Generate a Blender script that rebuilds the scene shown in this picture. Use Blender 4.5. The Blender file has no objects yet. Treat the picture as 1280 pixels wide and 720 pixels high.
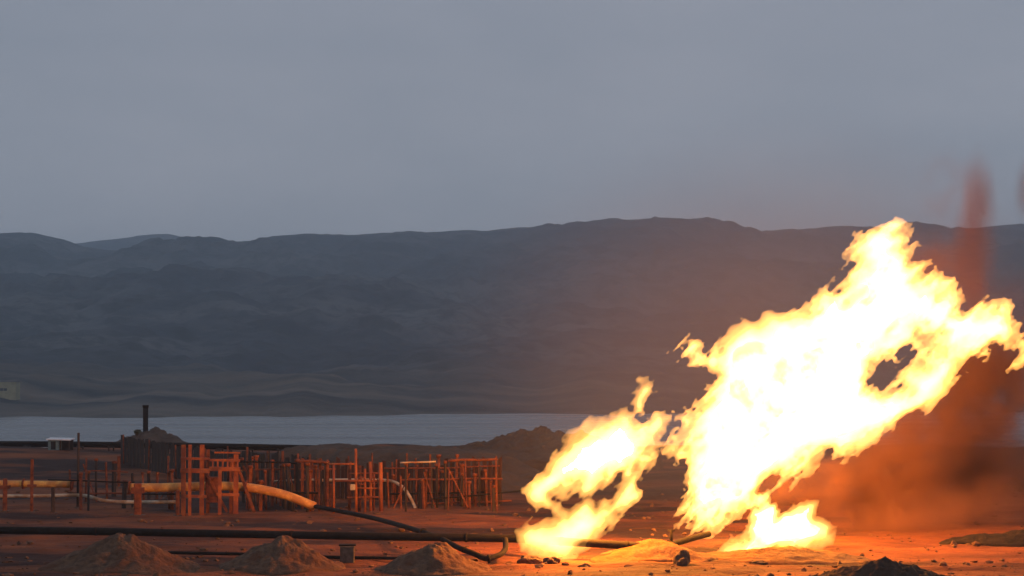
import bpy, bmesh, math, random
import numpy as np
from mathutils import Vector, Matrix

random.seed(7)
rng = np.random.default_rng(7)
scene = bpy.context.scene
COL = scene.collection
R = math.radians

# ------------------------------------------------------------------ camera
FPX = 2388.5                      # focal length in photo pixels (1280 wide)
CAM_Z = 9.0
TH = math.atan(90.0 / FPX)        # pitched up so the horizon lies 90 px under the centre
cam_d = bpy.data.cameras.new("camera")
cam = bpy.data.objects.new("camera", cam_d)
COL.objects.link(cam)
cam.location = (0, 0, CAM_Z)
cam.rotation_euler = (math.pi / 2 + TH, 0, 0)
cam_d.sensor_width = 36.0
cam_d.lens = FPX / 1280 * 36.0
cam_d.clip_start = 0.5
cam_d.clip_end = 12000
scene.camera = cam

# ------------------------------------------------------------------ sky, sun, exposure
SUN_EL, SUN_ROT = R(9), R(200)
world = bpy.data.worlds.new("World")
scene.world = world
world.use_nodes = True
nt = world.node_tree
nt.nodes.clear()
wout = nt.nodes.new("ShaderNodeOutputWorld")
bg = nt.nodes.new("ShaderNodeBackground")
bg.inputs["Strength"].default_value = 0.1
sky = nt.nodes.new("ShaderNodeTexSky")
sky.sky_type = 'NISHITA'
sky.sun_disc = False
sky.sun_elevation = SUN_EL
sky.sun_rotation = SUN_ROT
sky.altitude = 200
tc = nt.nodes.new("ShaderNodeTexCoord")
mp = nt.nodes.new("ShaderNodeMapping")
mp.inputs["Scale"].default_value = (1, 1, 3.0)
ns = nt.nodes.new("ShaderNodeTexNoise")
ns.inputs["Scale"].default_value = 5.0
ns.inputs["Detail"].default_value = 7
ns.inputs["Roughness"].default_value = 0.5
cr = nt.nodes.new("ShaderNodeValToRGB")          # an even sheet of dusk overcast, faintly mottled
cr.color_ramp.elements[0].position = 0.30
cr.color_ramp.elements[0].color = (2.58, 2.82, 3.44, 1)
cr.color_ramp.elements[1].position = 0.72
cr.color_ramp.elements[1].color = (3.26, 3.38, 3.98, 1)
mx = nt.nodes.new("ShaderNodeMix")
mx.data_type = 'RGBA'
mx.inputs["Factor"].default_value = 0.08
nt.links.new(tc.outputs["Generated"], mp.inputs["Vector"])
nt.links.new(mp.outputs["Vector"], ns.inputs["Vector"])
nt.links.new(ns.outputs["Fac"], cr.inputs["Fac"])
sz = nt.nodes.new("ShaderNodeSeparateXYZ"); nt.links.new(tc.outputs["Generated"], sz.inputs[0])
hzr = nt.nodes.new("ShaderNodeMapRange"); hzr.interpolation_type = 'SMOOTHSTEP'
for i_, v_ in ((1, 0.02), (2, 0.17), (3, 1.22), (4, 1.04)): hzr.inputs[i_].default_value = v_
nt.links.new(sz.outputs["Z"], hzr.inputs[0])
vm = nt.nodes.new("ShaderNodeVectorMath"); vm.operation = 'SCALE'
nt.links.new(cr.outputs["Color"], vm.inputs[0]); nt.links.new(hzr.outputs[0], vm.inputs["Scale"])
nt.links.new(vm.outputs[0], mx.inputs[6])
nt.links.new(sky.outputs["Color"], mx.inputs[7])
nt.links.new(mx.outputs[2], bg.inputs["Color"])
nt.links.new(bg.outputs[0], wout.inputs["Surface"])

sun_d = bpy.data.lights.new("sun", 'SUN')
sun_d.energy = 0.12
sun_d.angle = R(40)
sun_d.color = (1.0, 0.95, 0.9)
sun = bpy.data.objects.new("sun", sun_d)
COL.objects.link(sun)
# sun_rotation is measured from +Y clockwise
sdir = Vector((math.sin(SUN_ROT) * math.cos(SUN_EL), math.cos(SUN_ROT) * math.cos(SUN_EL), math.sin(SUN_EL)))
sun.rotation_euler = sdir.to_track_quat('Z', 'Y').to_euler()
sun.location = (-20, -40, 60)

scene.view_settings.view_transform = 'Standard'
scene.view_settings.look = 'None'
scene.view_settings.exposure = 0.0
scene.view_settings.gamma = 1.0
scene.render.engine = 'CYCLES'
cy = scene.cycles
cy.use_denoising = True
cy.max_bounces = 6
cy.diffuse_bounces = 2
cy.glossy_bounces = 2
cy.transmission_bounces = 2
cy.volume_bounces = 2
cy.transparent_max_bounces = 32
cy.sample_clamp_indirect = 6.0
cy.caustics_reflective = False
cy.caustics_refractive = False

# ------------------------------------------------------------------ helpers
CT, ST = math.cos(TH), math.sin(TH)

def at(px, py, Y):
    """world point seen at photo pixel (px, py) at distance Y"""
    u, v = (px - 640) / FPX, (360 - py) / FPX
    t = Y / (CT - v * ST)
    return Vector((u * t, Y, CAM_Z + (ST + v * CT) * t))

def onz(px, py, z=0.0):
    """world point at height z seen at photo pixel (px, py)"""
    u, v = (px - 640) / FPX, (360 - py) / FPX
    t = (z - CAM_Z) / (ST + v * CT)
    return Vector((u * t, (CT - v * ST) * t, z))

def perlin2(x, y, seed=0):
    xi = np.floor(x).astype(np.int64); yi = np.floor(y).astype(np.int64)
    xf = x - xi; yf = y - yi
    def g(ix, iy, dx, dy):
        h = (ix * 374761393 + iy * 668265263 + seed * 1442695041) & 0xFFFFFFFF
        h = ((h ^ (h >> 13)) * 1274126177) & 0xFFFFFFFF
        a = ((h ^ (h >> 16)) & 0xFFFF) * (2 * np.pi / 65536)
        return np.cos(a) * dx + np.sin(a) * dy
    u = xf * xf * xf * (xf * (xf * 6 - 15) + 10)
    v = yf * yf * yf * (yf * (yf * 6 - 15) + 10)
    a = g(xi, yi, xf, yf); b = g(xi + 1, yi, xf - 1, yf)
    c = g(xi, yi + 1, xf, yf - 1); d = g(xi + 1, yi + 1, xf - 1, yf - 1)
    return (a + (b - a) * u) * (1 - v) + (c + (d - c) * u) * v * 1.0

def fbm2(x, y, octs, seed=0, gain=0.5, ridged=False):
    s = np.zeros_like(x); amp = 1.0; f = 1.0
    for o in range(octs):
        n = perlin2(x * f + 17.3 * o, y * f - 9.1 * o, seed + o)
        if ridged: n = 0.5 - np.abs(n) * 1.6
        s += amp * n; amp *= gain; f *= 2.03
    return s

def tag(o, label=None, cat=None, group=None, kind=None):
    if label: o["label"] = label
    if cat: o["category"] = cat
    if group: o["group"] = group
    if kind: o["kind"] = kind
    return o

def empty(name, loc, label=None, cat=None, group=None, kind=None):
    o = bpy.data.objects.new(name, None)
    o.empty_display_size = 0.5
    COL.objects.link(o)
    o.location = loc
    return tag(o, label, cat, group, kind)

def link_mesh(name, me, mats, parent=None, loc=None):
    o = bpy.data.objects.new(name, me)
    COL.objects.link(o)
    for m in (mats if isinstance(mats, (list, tuple)) else [mats]):
        me.materials.append(m)
    if parent is not None: o.parent = parent
    if loc is not None: o.location = loc
    return o

def root_loc(o):
    p = Vector((0, 0, 0))
    while o is not None:
        p = p + o.location; o = o.parent
    return p

def build(name, bm, m, parent=None, base=None, smooth=False):
    """link a bmesh modelled in world metres as one object; its origin goes to its parent's base, or to `base`"""
    org = root_loc(parent) if parent is not None else (Vector(base) if base is not None else Vector((0, 0, 0)))
    bmesh.ops.translate(bm, verts=bm.verts[:], vec=-org)
    bmesh.ops.recalc_face_normals(bm, faces=bm.faces[:])
    me = bpy.data.meshes.new(name)
    bm.to_mesh(me); bm.free()
    if smooth: me.polygons.foreach_set("use_smooth", [True] * len(me.polygons))
    return link_mesh(name, me, m, parent, None if parent is not None else org)

def box(bm, c, size, rz=0.0, ry=0.0, rx=0.0, bevel=0.0):
    mt = Matrix.Translation(Vector(c)) @ Matrix.Rotation(rz, 4, 'Z') @ Matrix.Rotation(ry, 4, 'Y') @ Matrix.Rotation(rx, 4, 'X') @ Matrix.Diagonal((*size, 1))
    r = bmesh.ops.create_cube(bm, size=1.0, matrix=mt)
    if bevel:
        es = list({e for v in r['verts'] for e in v.link_edges})
        bmesh.ops.bevel(bm, geom=es, offset=bevel, segments=1, affect='EDGES')

def beam(bm, a, b, w, h=None, roll=0.0):
    """square bar from a to b"""
    a, b = Vector(a), Vector(b)
    d = b - a
    q = d.to_track_quat('Z', 'Y').to_matrix().to_4x4()
    mt = Matrix.Translation((a + b) / 2) @ q @ Matrix.Rotation(roll, 4, 'Z') @ Matrix.Diagonal((w, h or w, d.length, 1))
    bmesh.ops.create_cube(bm, size=1.0, matrix=mt)

def tube(bm, pts, r, seg=12, caps=True):
    pts = [Vector(p) for p in pts]
    rs = r if isinstance(r, (list, tuple)) else [r] * len(pts)
    rings = []
    up0 = Vector((0, 0, 1))
    for i, p in enumerate(pts):
        t = ((pts[i + 1] - p) if i == 0 else (p - pts[i - 1]) if i == len(pts) - 1 else ((pts[i + 1] - p).normalized() + (p - pts[i - 1]).normalized())).normalized()
        up = up0 if abs(t.z) < 0.95 else Vector((0, 1, 0))
        s = t.cross(up).normalized(); n = s.cross(t)
        rings.append([bm.verts.new(p + (s * math.cos(a) + n * math.sin(a)) * rs[i]) for a in [2 * math.pi * k / seg for k in range(seg)]])
    for a, b in zip(rings, rings[1:]):
        for k in range(seg):
            f = bm.faces.new((a[k], a[(k + 1) % seg], b[(k + 1) % seg], b[k])); f.smooth = True
    if caps:
        bm.faces.new(rings[0]); bm.faces.new(rings[-1][::-1])

def catmull(pts, n=8):
    pts = [Vector(p) for p in pts]
    P = [pts[0] * 2 - pts[1]] + pts + [pts[-1] * 2 - pts[-2]]
    out = []
    for i in range(1, len(P) - 2):
        for k in range(n):
            t = k / n
            out.append(0.5 * ((2 * P[i]) + (P[i + 1] - P[i - 1]) * t + (2 * P[i - 1] - 5 * P[i] + 4 * P[i + 1] - P[i + 2]) * t * t
                              + (3 * P[i] - P[i - 1] - 3 * P[i + 1] + P[i + 2]) * t ** 3))
    out.append(pts[-1])
    return out

# ------------------------------------------------------------------ materials
def mat(name, c1, c2, rough=0.85, scale=1.0, detail=6, stretch=(1, 1, 1), bump=0.0, bump_scale=None, metallic=0.0, spec=0.3, c3=None, scale3=0.2):
    m = bpy.data.materials.new(name)
    m.use_nodes = True
    t = m.node_tree; N = t.nodes; L = t.links
    p = N["Principled BSDF"]
    p.inputs["Roughness"].default_value = rough
    p.inputs["Metallic"].default_value = metallic
    p.inputs["Specular IOR Level"].default_value = spec
    co = N.new("ShaderNodeTexCoord"); mpn = N.new("ShaderNodeMapping")
    mpn.inputs["Scale"].default_value = stretch
    L.new(co.outputs["Object"], mpn.inputs["Vector"])
    n1 = N.new("ShaderNodeTexNoise")
    n1.inputs["Scale"].default_value = scale; n1.inputs["Detail"].default_value = detail; n1.inputs["Roughness"].default_value = 0.62
    L.new(mpn.outputs[0], n1.inputs["Vector"])
    r = N.new("ShaderNodeValToRGB")
    r.color_ramp.elements[0].position = 0.34; r.color_ramp.elements[0].color = (*c1, 1)
    r.color_ramp.elements[1].position = 0.66; r.color_ramp.elements[1].color = (*c2, 1)
    L.new(n1.outputs["Fac"], r.inputs["Fac"])
    colr = r.outputs["Color"]
    if c3 is not None:
        n3 = N.new("ShaderNodeTexNoise"); n3.inputs["Scale"].default_value = scale3; n3.inputs["Detail"].default_value = 5
        L.new(mpn.outputs[0], n3.inputs["Vector"])
        r3 = N.new("ShaderNodeValToRGB")
        r3.color_ramp.elements[0].position = 0.44; r3.color_ramp.elements[0].color = (0, 0, 0, 1)
        r3.color_ramp.elements[1].position = 0.58; r3.color_ramp.elements[1].color = (1, 1, 1, 1)
        L.new(n3.outputs["Fac"], r3.inputs["Fac"])
        mixn = N.new("ShaderNodeMix"); mixn.data_type = 'RGBA'
        L.new(r3.outputs["Color"], mixn.inputs["Factor"]); L.new(colr, mixn.inputs[6]); mixn.inputs[7].default_value = (*c3, 1)
        colr = mixn.outputs[2]
    L.new(colr, p.inputs["Base Color"])
    if bump:
        n2 = N.new("ShaderNodeTexNoise")
        n2.inputs["Scale"].default_value = bump_scale or scale * 4; n2.inputs["Detail"].default_value = 8; n2.inputs["Roughness"].default_value = 0.65
        L.new(mpn.outputs[0], n2.inputs["Vector"])
        b = N.new("ShaderNodeBump"); b.inputs["Strength"].default_value = 1.0; b.inputs["Distance"].default_value = bump
        L.new(n2.outputs["Fac"], b.inputs["Height"]); L.new(b.outputs[0], p.inputs["Normal"])
    return m

M = {}
M['ground'] = mat("red_dirt", (0.115, 0.035, 0.015), (0.25, 0.080, 0.030), 0.95, 0.35, 8, (0.55, 1.3, 1), 0.22, 1.8, c3=(0.030, 0.013, 0.011), scale3=0.12)
M['gravel'] = mat("gravel", (0.065, 0.038, 0.025), (0.15, 0.085, 0.052), 0.95, 3.5, 8, (1, 1, 1), 0.10, 6.0, c3=(0.10, 0.045, 0.025), scale3=0.7)
M['sand'] = mat("scorched_sand", (0.085, 0.038, 0.016), (0.16, 0.078, 0.031), 0.95, 1.2, 8, (1, 1, 1), 0.10, 4.0, c3=(0.10, 0.055, 0.035), scale3=0.5)
M['dark_soil'] = mat("dark_soil", (0.03, 0.018, 0.013), (0.07, 0.042, 0.028), 0.95, 2.0, 8, (1, 1, 1), 0.10, 5.0)
M['shaded_soil'] = mat("shaded_soil", (0.010, 0.007, 0.006), (0.026, 0.017, 0.012), 0.95, 2.0, 8, (1, 1, 1), 0.10, 5.0)  # near-black albedo carries the shade on the far right bank's near side
M['bank_soil'] = mat("bank_soil", (0.060, 0.044, 0.036), (0.105, 0.074, 0.056), 0.95, 0.6, 8, (1, 1, 2), 0.25, 1.2)
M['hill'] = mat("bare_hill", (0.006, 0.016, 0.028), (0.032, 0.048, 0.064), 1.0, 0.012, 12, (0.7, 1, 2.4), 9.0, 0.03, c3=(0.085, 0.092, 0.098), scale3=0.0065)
M['orange'] = mat("orange_paint", (0.52, 0.22, 0.045), (0.80, 0.44, 0.11), 0.55, 2.5, 6, (1, 1, 1), 0.004, 20, c3=(0.44, 0.19, 0.05), scale3=1.2)
M['rack'] = mat("rack_primer", (0.24, 0.066, 0.022), (0.40, 0.12, 0.034), 0.7, 2.5, 6, (1, 1, 1), 0.006, 20, c3=(0.18, 0.05, 0.025), scale3=1.1)
M['rust'] = mat("rusty_steel", (0.07, 0.020, 0.011), (0.24, 0.070, 0.028), 0.8, 3.0, 8, (1, 1, 1), 0.01, 25)
M['black_steel'] = mat("black_pipe_coating", (0.006, 0.0055, 0.0055), (0.016, 0.012, 0.010), 0.85, 3.0, 6, (1, 1, 1), 0.006, 15, spec=0.2)
M['pale_pipe'] = mat("pale_painted_steel", (0.36, 0.30, 0.22), (0.55, 0.47, 0.36), 0.55, 3.0, 6, (1, 1, 1), 0.003, 20, c3=(0.30, 0.16, 0.08), scale3=1.0)
M['dark_wood'] = mat("dark_weathered_boards", (0.022, 0.018, 0.018), (0.065, 0.045, 0.036), 0.9, 5.0, 8, (1, 1, 0.15), 0.008, 12)
M['rust_board'] = mat("rust_red_boards", (0.040, 0.017, 0.012), (0.095, 0.036, 0.021), 0.9, 4.0, 8, (1, 1, 0.2), 0.008, 12, c3=(0.06, 0.04, 0.032), scale3=0.8)
M['shed_wall'] = mat("dull_grey_sheet", (0.035, 0.032, 0.032), (0.07, 0.062, 0.058), 0.8, 2.0, 6, (1, 1, 0.3), 0.004, 15)
M['shed_roof'] = mat("weathered_roof_sheet", (0.07, 0.065, 0.065), (0.12, 0.11, 0.11), 0.7, 1.5, 6, (1, 1, 1), 0.004, 15)
M['white_roof'] = mat("white_roof_sheet", (0.62, 0.64, 0.68), (0.80, 0.82, 0.84), 0.6, 3.0, 4)
M['teal_wall'] = mat("faded_teal_wall", (0.10, 0.16, 0.17), (0.17, 0.24, 0.25), 0.8, 3.0, 5)
M['dark_void'] = mat("dark_panel", (0.015, 0.015, 0.018), (0.03, 0.03, 0.032), 0.8, 3.0, 4)
M['ochre_wall'] = mat("ochre_plaster", (0.24, 0.215, 0.12), (0.34, 0.31, 0.18), 0.9, 0.6, 5)
M['concrete'] = mat("sooty_concrete", (0.06, 0.045, 0.035), (0.13, 0.10, 0.08), 0.9, 4.0, 8, (1, 1, 1), 0.02, 12)
M['rock'] = mat("burnt_rock", (0.05, 0.034, 0.024), (0.13, 0.085, 0.055), 0.95, 5.0, 8, (1, 1, 1), 0.03, 10)
M['stone'] = mat("loose_stones", (0.06, 0.03, 0.018), (0.16, 0.085, 0.05), 0.95, 0.9, 3)
M['leaf'] = mat("dusty_scrub", (0.05, 0.06, 0.035), (0.11, 0.115, 0.07), 0.9, 3.0, 4)
M['twig'] = mat("dry_twig", (0.06, 0.045, 0.03), (0.12, 0.09, 0.06), 0.9, 4.0, 4)

def scrub_speckle(m):
    # dark scrub dotted over the bare slopes
    t = m.node_tree; N = t.nodes; L = t.links; p = N["Principled BSDF"]
    old = p.inputs["Base Color"].links[0].from_socket
    co = N.new("ShaderNodeTexCoord")
    n = N.new("ShaderNodeTexNoise"); n.inputs["Scale"].default_value = 0.045; n.inputs["Detail"].default_value = 8; n.inputs["Roughness"].default_value = 0.7; L.new(co.outputs["Object"], n.inputs["Vector"])
    r = N.new("ShaderNodeMapRange"); r.inputs[1].default_value = 0.46; r.inputs[2].default_value = 0.58; r.inputs[4].default_value = 0.8; L.new(n.outputs["Fac"], r.inputs[0])
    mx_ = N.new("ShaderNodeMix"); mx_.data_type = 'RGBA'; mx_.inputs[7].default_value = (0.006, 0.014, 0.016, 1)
    L.new(r.outputs[0], mx_.inputs["Factor"]); L.new(old, mx_.inputs[6]); L.new(mx_.outputs[2], p.inputs["Base Color"])
scrub_speckle(M['hill'])

def shore_flats(m):
    # dry pale flats with darker streaks along the far shore, in front of the slopes
    t = m.node_tree; N = t.nodes; L = t.links; p = N["Principled BSDF"]
    old = p.inputs["Base Color"].links[0].from_socket
    co = N.new("ShaderNodeTexCoord"); sx = N.new("ShaderNodeSeparateXYZ"); L.new(co.outputs["Object"], sx.inputs[0])
    mp_ = N.new("ShaderNodeMapping"); mp_.inputs["Scale"].default_value = (0.004, 0.035, 0); L.new(co.outputs["Object"], mp_.inputs[0])
    n = N.new("ShaderNodeTexNoise"); n.inputs["Scale"].default_value = 1.0; n.inputs["Detail"].default_value = 7; L.new(mp_.outputs[0], n.inputs["Vector"])
    r = N.new("ShaderNodeValToRGB"); e = r.color_ramp.elements
    e[0].position = 0.38; e[0].color = (0.018, 0.024, 0.026, 1); e[1].position = 0.66; e[1].color = (0.15, 0.120, 0.088, 1)
    L.new(n.outputs["Fac"], r.inputs["Fac"])
    mr = N.new("ShaderNodeMapRange"); mr.interpolation_type = 'SMOOTHSTEP'
    for i, v in ((1, 960.0), (2, 1180.0), (3, 0.9), (4, 0.0)): mr.inputs[i].default_value = v
    L.new(sx.outputs["Y"], mr.inputs[0])
    mx_ = N.new("ShaderNodeMix"); mx_.data_type = 'RGBA'
    L.new(mr.outputs[0], mx_.inputs["Factor"]); L.new(old, mx_.inputs[6]); L.new(r.outputs["Color"], mx_.inputs[7]); L.new(mx_.outputs[2], p.inputs["Base Color"])
shore_flats(M['hill'])

def water_mat():
    m = bpy.data.materials.new("river_water"); m.use_nodes = True
    t = m.node_tree; N = t.nodes; L = t.links; p = N["Principled BSDF"]
    p.inputs["Base Color"].default_value = (0.13, 0.135, 0.14, 1)
    p.inputs["Roughness"].default_value = 0.22
    p.inputs["IOR"].default_value = 1.33
    co = N.new("ShaderNodeTexCoord"); mpn = N.new("ShaderNodeMapping"); mpn.inputs["Scale"].default_value = (0.25, 0.6, 1)
    n = N.new("ShaderNodeTexNoise"); n.inputs["Scale"].default_value = 0.8; n.inputs["Detail"].default_value = 5
    b = N.new("ShaderNodeBump"); b.inputs["Distance"].default_value = 0.35; b.inputs["Strength"].default_value = 1.0
    L.new(co.outputs["Object"], mpn.inputs[0]); L.new(mpn.outputs[0], n.inputs["Vector"])
    L.new(n.outputs["Fac"], b.inputs["Height"]); L.new(b.outputs[0], p.inputs["Normal"])
    # calm slicks and wind-ruffled streaks
    mp2 = N.new("ShaderNodeMapping"); mp2.inputs["Scale"].default_value = (0.004, 0.03, 1)
    n2 = N.new("ShaderNodeTexNoise"); n2.inputs["Scale"].default_value = 1.0; n2.inputs["Detail"].default_value = 4
    L.new(co.outputs["Object"], mp2.inputs[0]); L.new(mp2.outputs[0], n2.inputs["Vector"])
    mr = N.new("ShaderNodeMapRange"); mr.inputs[1].default_value = 0.35; mr.inputs[2].default_value = 0.65
    mr.inputs[3].default_value = 0.12; mr.inputs[4].default_value = 0.38
    L.new(n2.outputs["Fac"], mr.inputs[0]); L.new(mr.outputs[0], p.inputs["Roughness"])
    return m
M['water'] = water_mat()

# ------------------------------------------------------------------ ground, river, hills
def lump(x, y, cx, cy, rx, ry, h, p=2.0):
    r2 = ((x - cx) / rx) ** 2 + ((y - cy) / ry) ** 2
    return h * np.exp(-r2 ** (p / 2))

def ground_h(x, y):
    x = np.asarray(x, float); y = np.asarray(y, float)
    z = 0.22 * fbm2(x / 14, y / 7, 4, 3)
    z += 0.12 * fbm2(x / 2.2, y / 1.3, 4, 11) * np.clip((210 - y) / 60, 0, 1)
    # wheel ruts worn across the site
    for yc, am, ln, ph in ((99.5, 1.6, 17.0, 0.4), (107.0, 2.2, 23.0, 2.0), (83.2, 0.9, 14.0, 1.1)):
        cl = yc + am * np.sin(x / ln + ph) + 0.25 * perlin2(x / 3, x * 0 + yc, 15)
        for off in (-0.95, 0.95):
            q = (y - cl - off) / 0.26
            z += (-0.13 * np.exp(-q * q) + 0.07 * np.exp(-(np.abs(q) - 1.9) ** 2)) * (0.6 + 0.6 * perlin2(x / 4, y / 4, 16))
    # gentle swells of the ground, right of the fire
    z += lump(x, y, 34, 118, 16, 5, 0.9) + lump(x, y, 24, 140, 18, 7, 1.1)
    z += lump(x, y, 44, 150, 25, 9, 1.6)
    # slope on the left that rises a little toward the far edge
    z += lump(x, y, -48, 172, 26, 17, 1.0)
    z += np.clip(0.9 * perlin2(x / 9, y / 14, 33) + 0.6 * perlin2(x / 3.5, y / 6, 34), -0.2, 1.2) * np.exp(-((y - 192) / 9) ** 2)     # uneven lip of the bank
    # fall to the river
    e = 198 + 12 * perlin2(x / 40, y * 0 + 0.5, 5)
    t = np.clip((y - e) / 190, 0, 1)
    z -= 19.5 * (t * t * (3 - 2 * t)) + np.clip((y - e) / 14, 0, 1) * 1.2
    return z

def gz(x, y):
    return float(ground_h(np.array([x]), np.array([y]))[0])

def sheet(name, X, Y, Z, m, smooth=True):
    nr, nc = X.shape
    co = np.stack([X, Y, Z], -1).reshape(-1, 3).astype(np.float32)
    idx = np.arange(nr * nc).reshape(nr, nc)
    q = np.stack([idx[:-1, :-1], idx[:-1, 1:], idx[1:, 1:], idx[1:, :-1]], -1).reshape(-1, 4)
    return raw_mesh(name, co, q, m, smooth)

def raw_mesh(name, co, quads, m, smooth=True, parent=None, loc=None):
    me = bpy.data.meshes.new(name)
    nv, nq = len(co), len(quads)
    me.vertices.add(nv); me.vertices.foreach_set("co", np.ascontiguousarray(co, np.float32).ravel())
    k = quads.shape[1]
    me.loops.add(nq * k); me.loops.foreach_set("vertex_index", np.ascontiguousarray(quads, np.int32).ravel())
    me.polygons.add(nq)
    me.polygons.foreach_set("loop_start", np.arange(0, nq * k, k, dtype=np.int32))
    me.update(calc_edges=True)
    me.polygons.foreach_set("use_smooth", np.full(nq, smooth, bool))
    me.validate()
    return link_mesh(name, me, m, parent, loc)

ys = np.concatenate([np.linspace(-180, 60, 40)[:-1], np.linspace(60, 74, 20)[:-1], np.linspace(74, 125, 300)[:-1],
                     np.linspace(125, 215, 200)[:-1], np.linspace(215, 520, 70)])
us = np.linspace(-1, 1, 421)
us = np.sign(us) * (0.45 * np.abs(us) + 0.55 * np.abs(us) ** 3)
YY, UU = np.meshgrid(ys, us, indexing='ij')
XX = UU * (150 + 0.75 * np.maximum(YY, 0))
g = sheet("ground", XX, YY, ground_h(XX, YY), M['ground'])
tag(g, kind="structure")

wy = np.linspace(240, 960, 2); wx = np.linspace(-1500, 1500, 2)
WY, WX = np.meshgrid(wy, wx, indexing='ij')
w = sheet("river", WX, WY, np.full_like(WX, -15.0), M['water'])
tag(w, kind="structure")

# far shore and hills: the ridge line follows the photograph's skyline, the slopes are eroded
sky_px = np.array([-700, -300, -60, 0, 40, 80, 110, 160, 250, 330, 370, 420, 520, 620, 700, 760, 810, 860, 920, 1000, 1060, 1150, 1280, 1500, 2000], float)
sky_py = np.array([330, 310, 296, 294, 291, 301, 312, 316, 310, 303, 297, 295, 292, 291, 287, 281, 278, 285, 292, 289, 285, 288, 282, 287, 310], float)

def hill_h(x, y):
    shore = 775 + np.clip(x + 205, -300, 700) * 0.24 + 75 * perlin2(x / 75, x * 0 + 1.7, 77) + 28 * perlin2(x / 22, x * 0 + 4.7, 78)
    ridge_y = 2850 + 260 * perlin2(x / 700, x * 0 + 3.3, 21)
    pxr = 640 + x / ridge_y * FPX
    top = CAM_Z + (450 - np.interp(pxr, sky_px, sky_py)) * ridge_y / FPX
    t = np.clip((y - shore + 12) / (ridge_y - shore), 0, 1.35)
    prof = np.interp(t, [0, 0.05, 0.16, 0.30, 0.36, 0.5, 0.75, 0.93, 1.0, 1.35], [0, 0.035, 0.095, 0.17, 0.235, 0.36, 0.66, 0.93, 1.0, 0.55])
    z = -17 + prof * (top + 17)
    env = np.clip(t / 0.5, 0, 1) * np.clip((1.0 - t) / 0.12, 0.10, 1)
    calm = 1 - 0.85 * np.clip((t - 0.7) / 0.25, 0, 1)
    warp = 60 * fbm2(x / 260, y / 260, 3, 31)
    z += env * (34 * fbm2((x + warp) / 300, (y + warp) / 400, 7, 41, 0.56, True) - 10)
    z += np.clip((t - 0.04) / 0.2, 0, 1) * env * 26 * fbm2(x / 500, y / 300, 4, 51)
    z += np.clip(t / 0.08, 0, 1) * calm * 7.0 * fbm2(x / 75, y / 75, 5, 61, 0.5) + np.clip(t / 0.15, 0, 1) * calm * 5.5 * fbm2((x + warp) / 60, y / 150, 4, 66, 0.5, True)
    z += np.clip((t - 0.8) / 0.2, 0, 1) * 2.5 * fbm2(x / 90, y / 200, 5, 71)
    z = np.where(y < shore - 12, -17.5, z)
    return z

hy = np.concatenate([np.linspace(700, 900, 60)[:-1], np.linspace(900, 3500, 420)])
hu = np.linspace(-1, 1, 560)
HY, HU = np.meshgrid(hy, hu, indexing='ij')
HX = HU * (700 + 0.28 * HY)
hl = sheet("hills", HX, HY, hill_h(HX, HY), M['hill'])
tag(hl, kind="structure")

# a further ridge that shows between the two nearer tops, paler in the haze
fy = np.linspace(3500, 4600, 40); fx = np.linspace(-2000, 2000, 260)
FY, FX = np.meshgrid(fy, fx, indexing='ij')
fpx = 640 + FX / 4000 * FPX
ftop = CAM_Z + (450 - np.interp(fpx, [-200, 40, 120, 175, 210, 250, 330, 700, 1200, 1500], [320, 312, 302, 294, 292, 302, 310, 292, 296, 310])) * 4000 / FPX
FZ = ftop * np.clip(1 - ((FY - 4000) / 520) ** 2, -0.3, 1) + 6 * fbm2(FX / 120, FY / 200, 4, 91)
fr = sheet("far_ridge", FX, FY, FZ, M['hill'])
tag(fr, kind="structure")

# loose stones strewn over the site: too many to count
def stones():
    base = bmesh.new(); bmesh.ops.create_icosphere(base, subdivisions=1, radius=1)
    bv = np.array([v.co for v in base.verts]); bf = np.array([[v.index for v in f.verts] for f in base.faces]); base.free()
    n = 4200
    D = 78 + 60 * rng.random(n) ** 1.6
    X = (rng.random(n) * 2 - 1) * 0.29 * D
    s = 0.02 + 0.17 * rng.random(n) ** 9
    Z = ground_h(X, D)
    V = bv[None] * (1 + 0.35 * rng.standard_normal((n, len(bv), 1)).clip(-1.5, 1.5)) * (s[:, None, None] * np.array([1.25, 1.0, 0.7]))
    a = rng.random(n) * 6.28
    ca, sa = np.cos(a)[:, None], np.sin(a)[:, None]
    V = np.stack([V[..., 0] * ca - V[..., 1] * sa, V[..., 0] * sa + V[..., 1] * ca, V[..., 2]], -1)
    V += np.stack([X, D, Z + s * 0.25], -1)[:, None]
    F = bf[None] + (np.arange(n) * len(bv))[:, None, None]
    o = raw_mesh("loose_stones", V.reshape(-1, 3), F.reshape(-1, 3), M['stone'], False)
    tag(o, kind="stuff")
stones()

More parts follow.
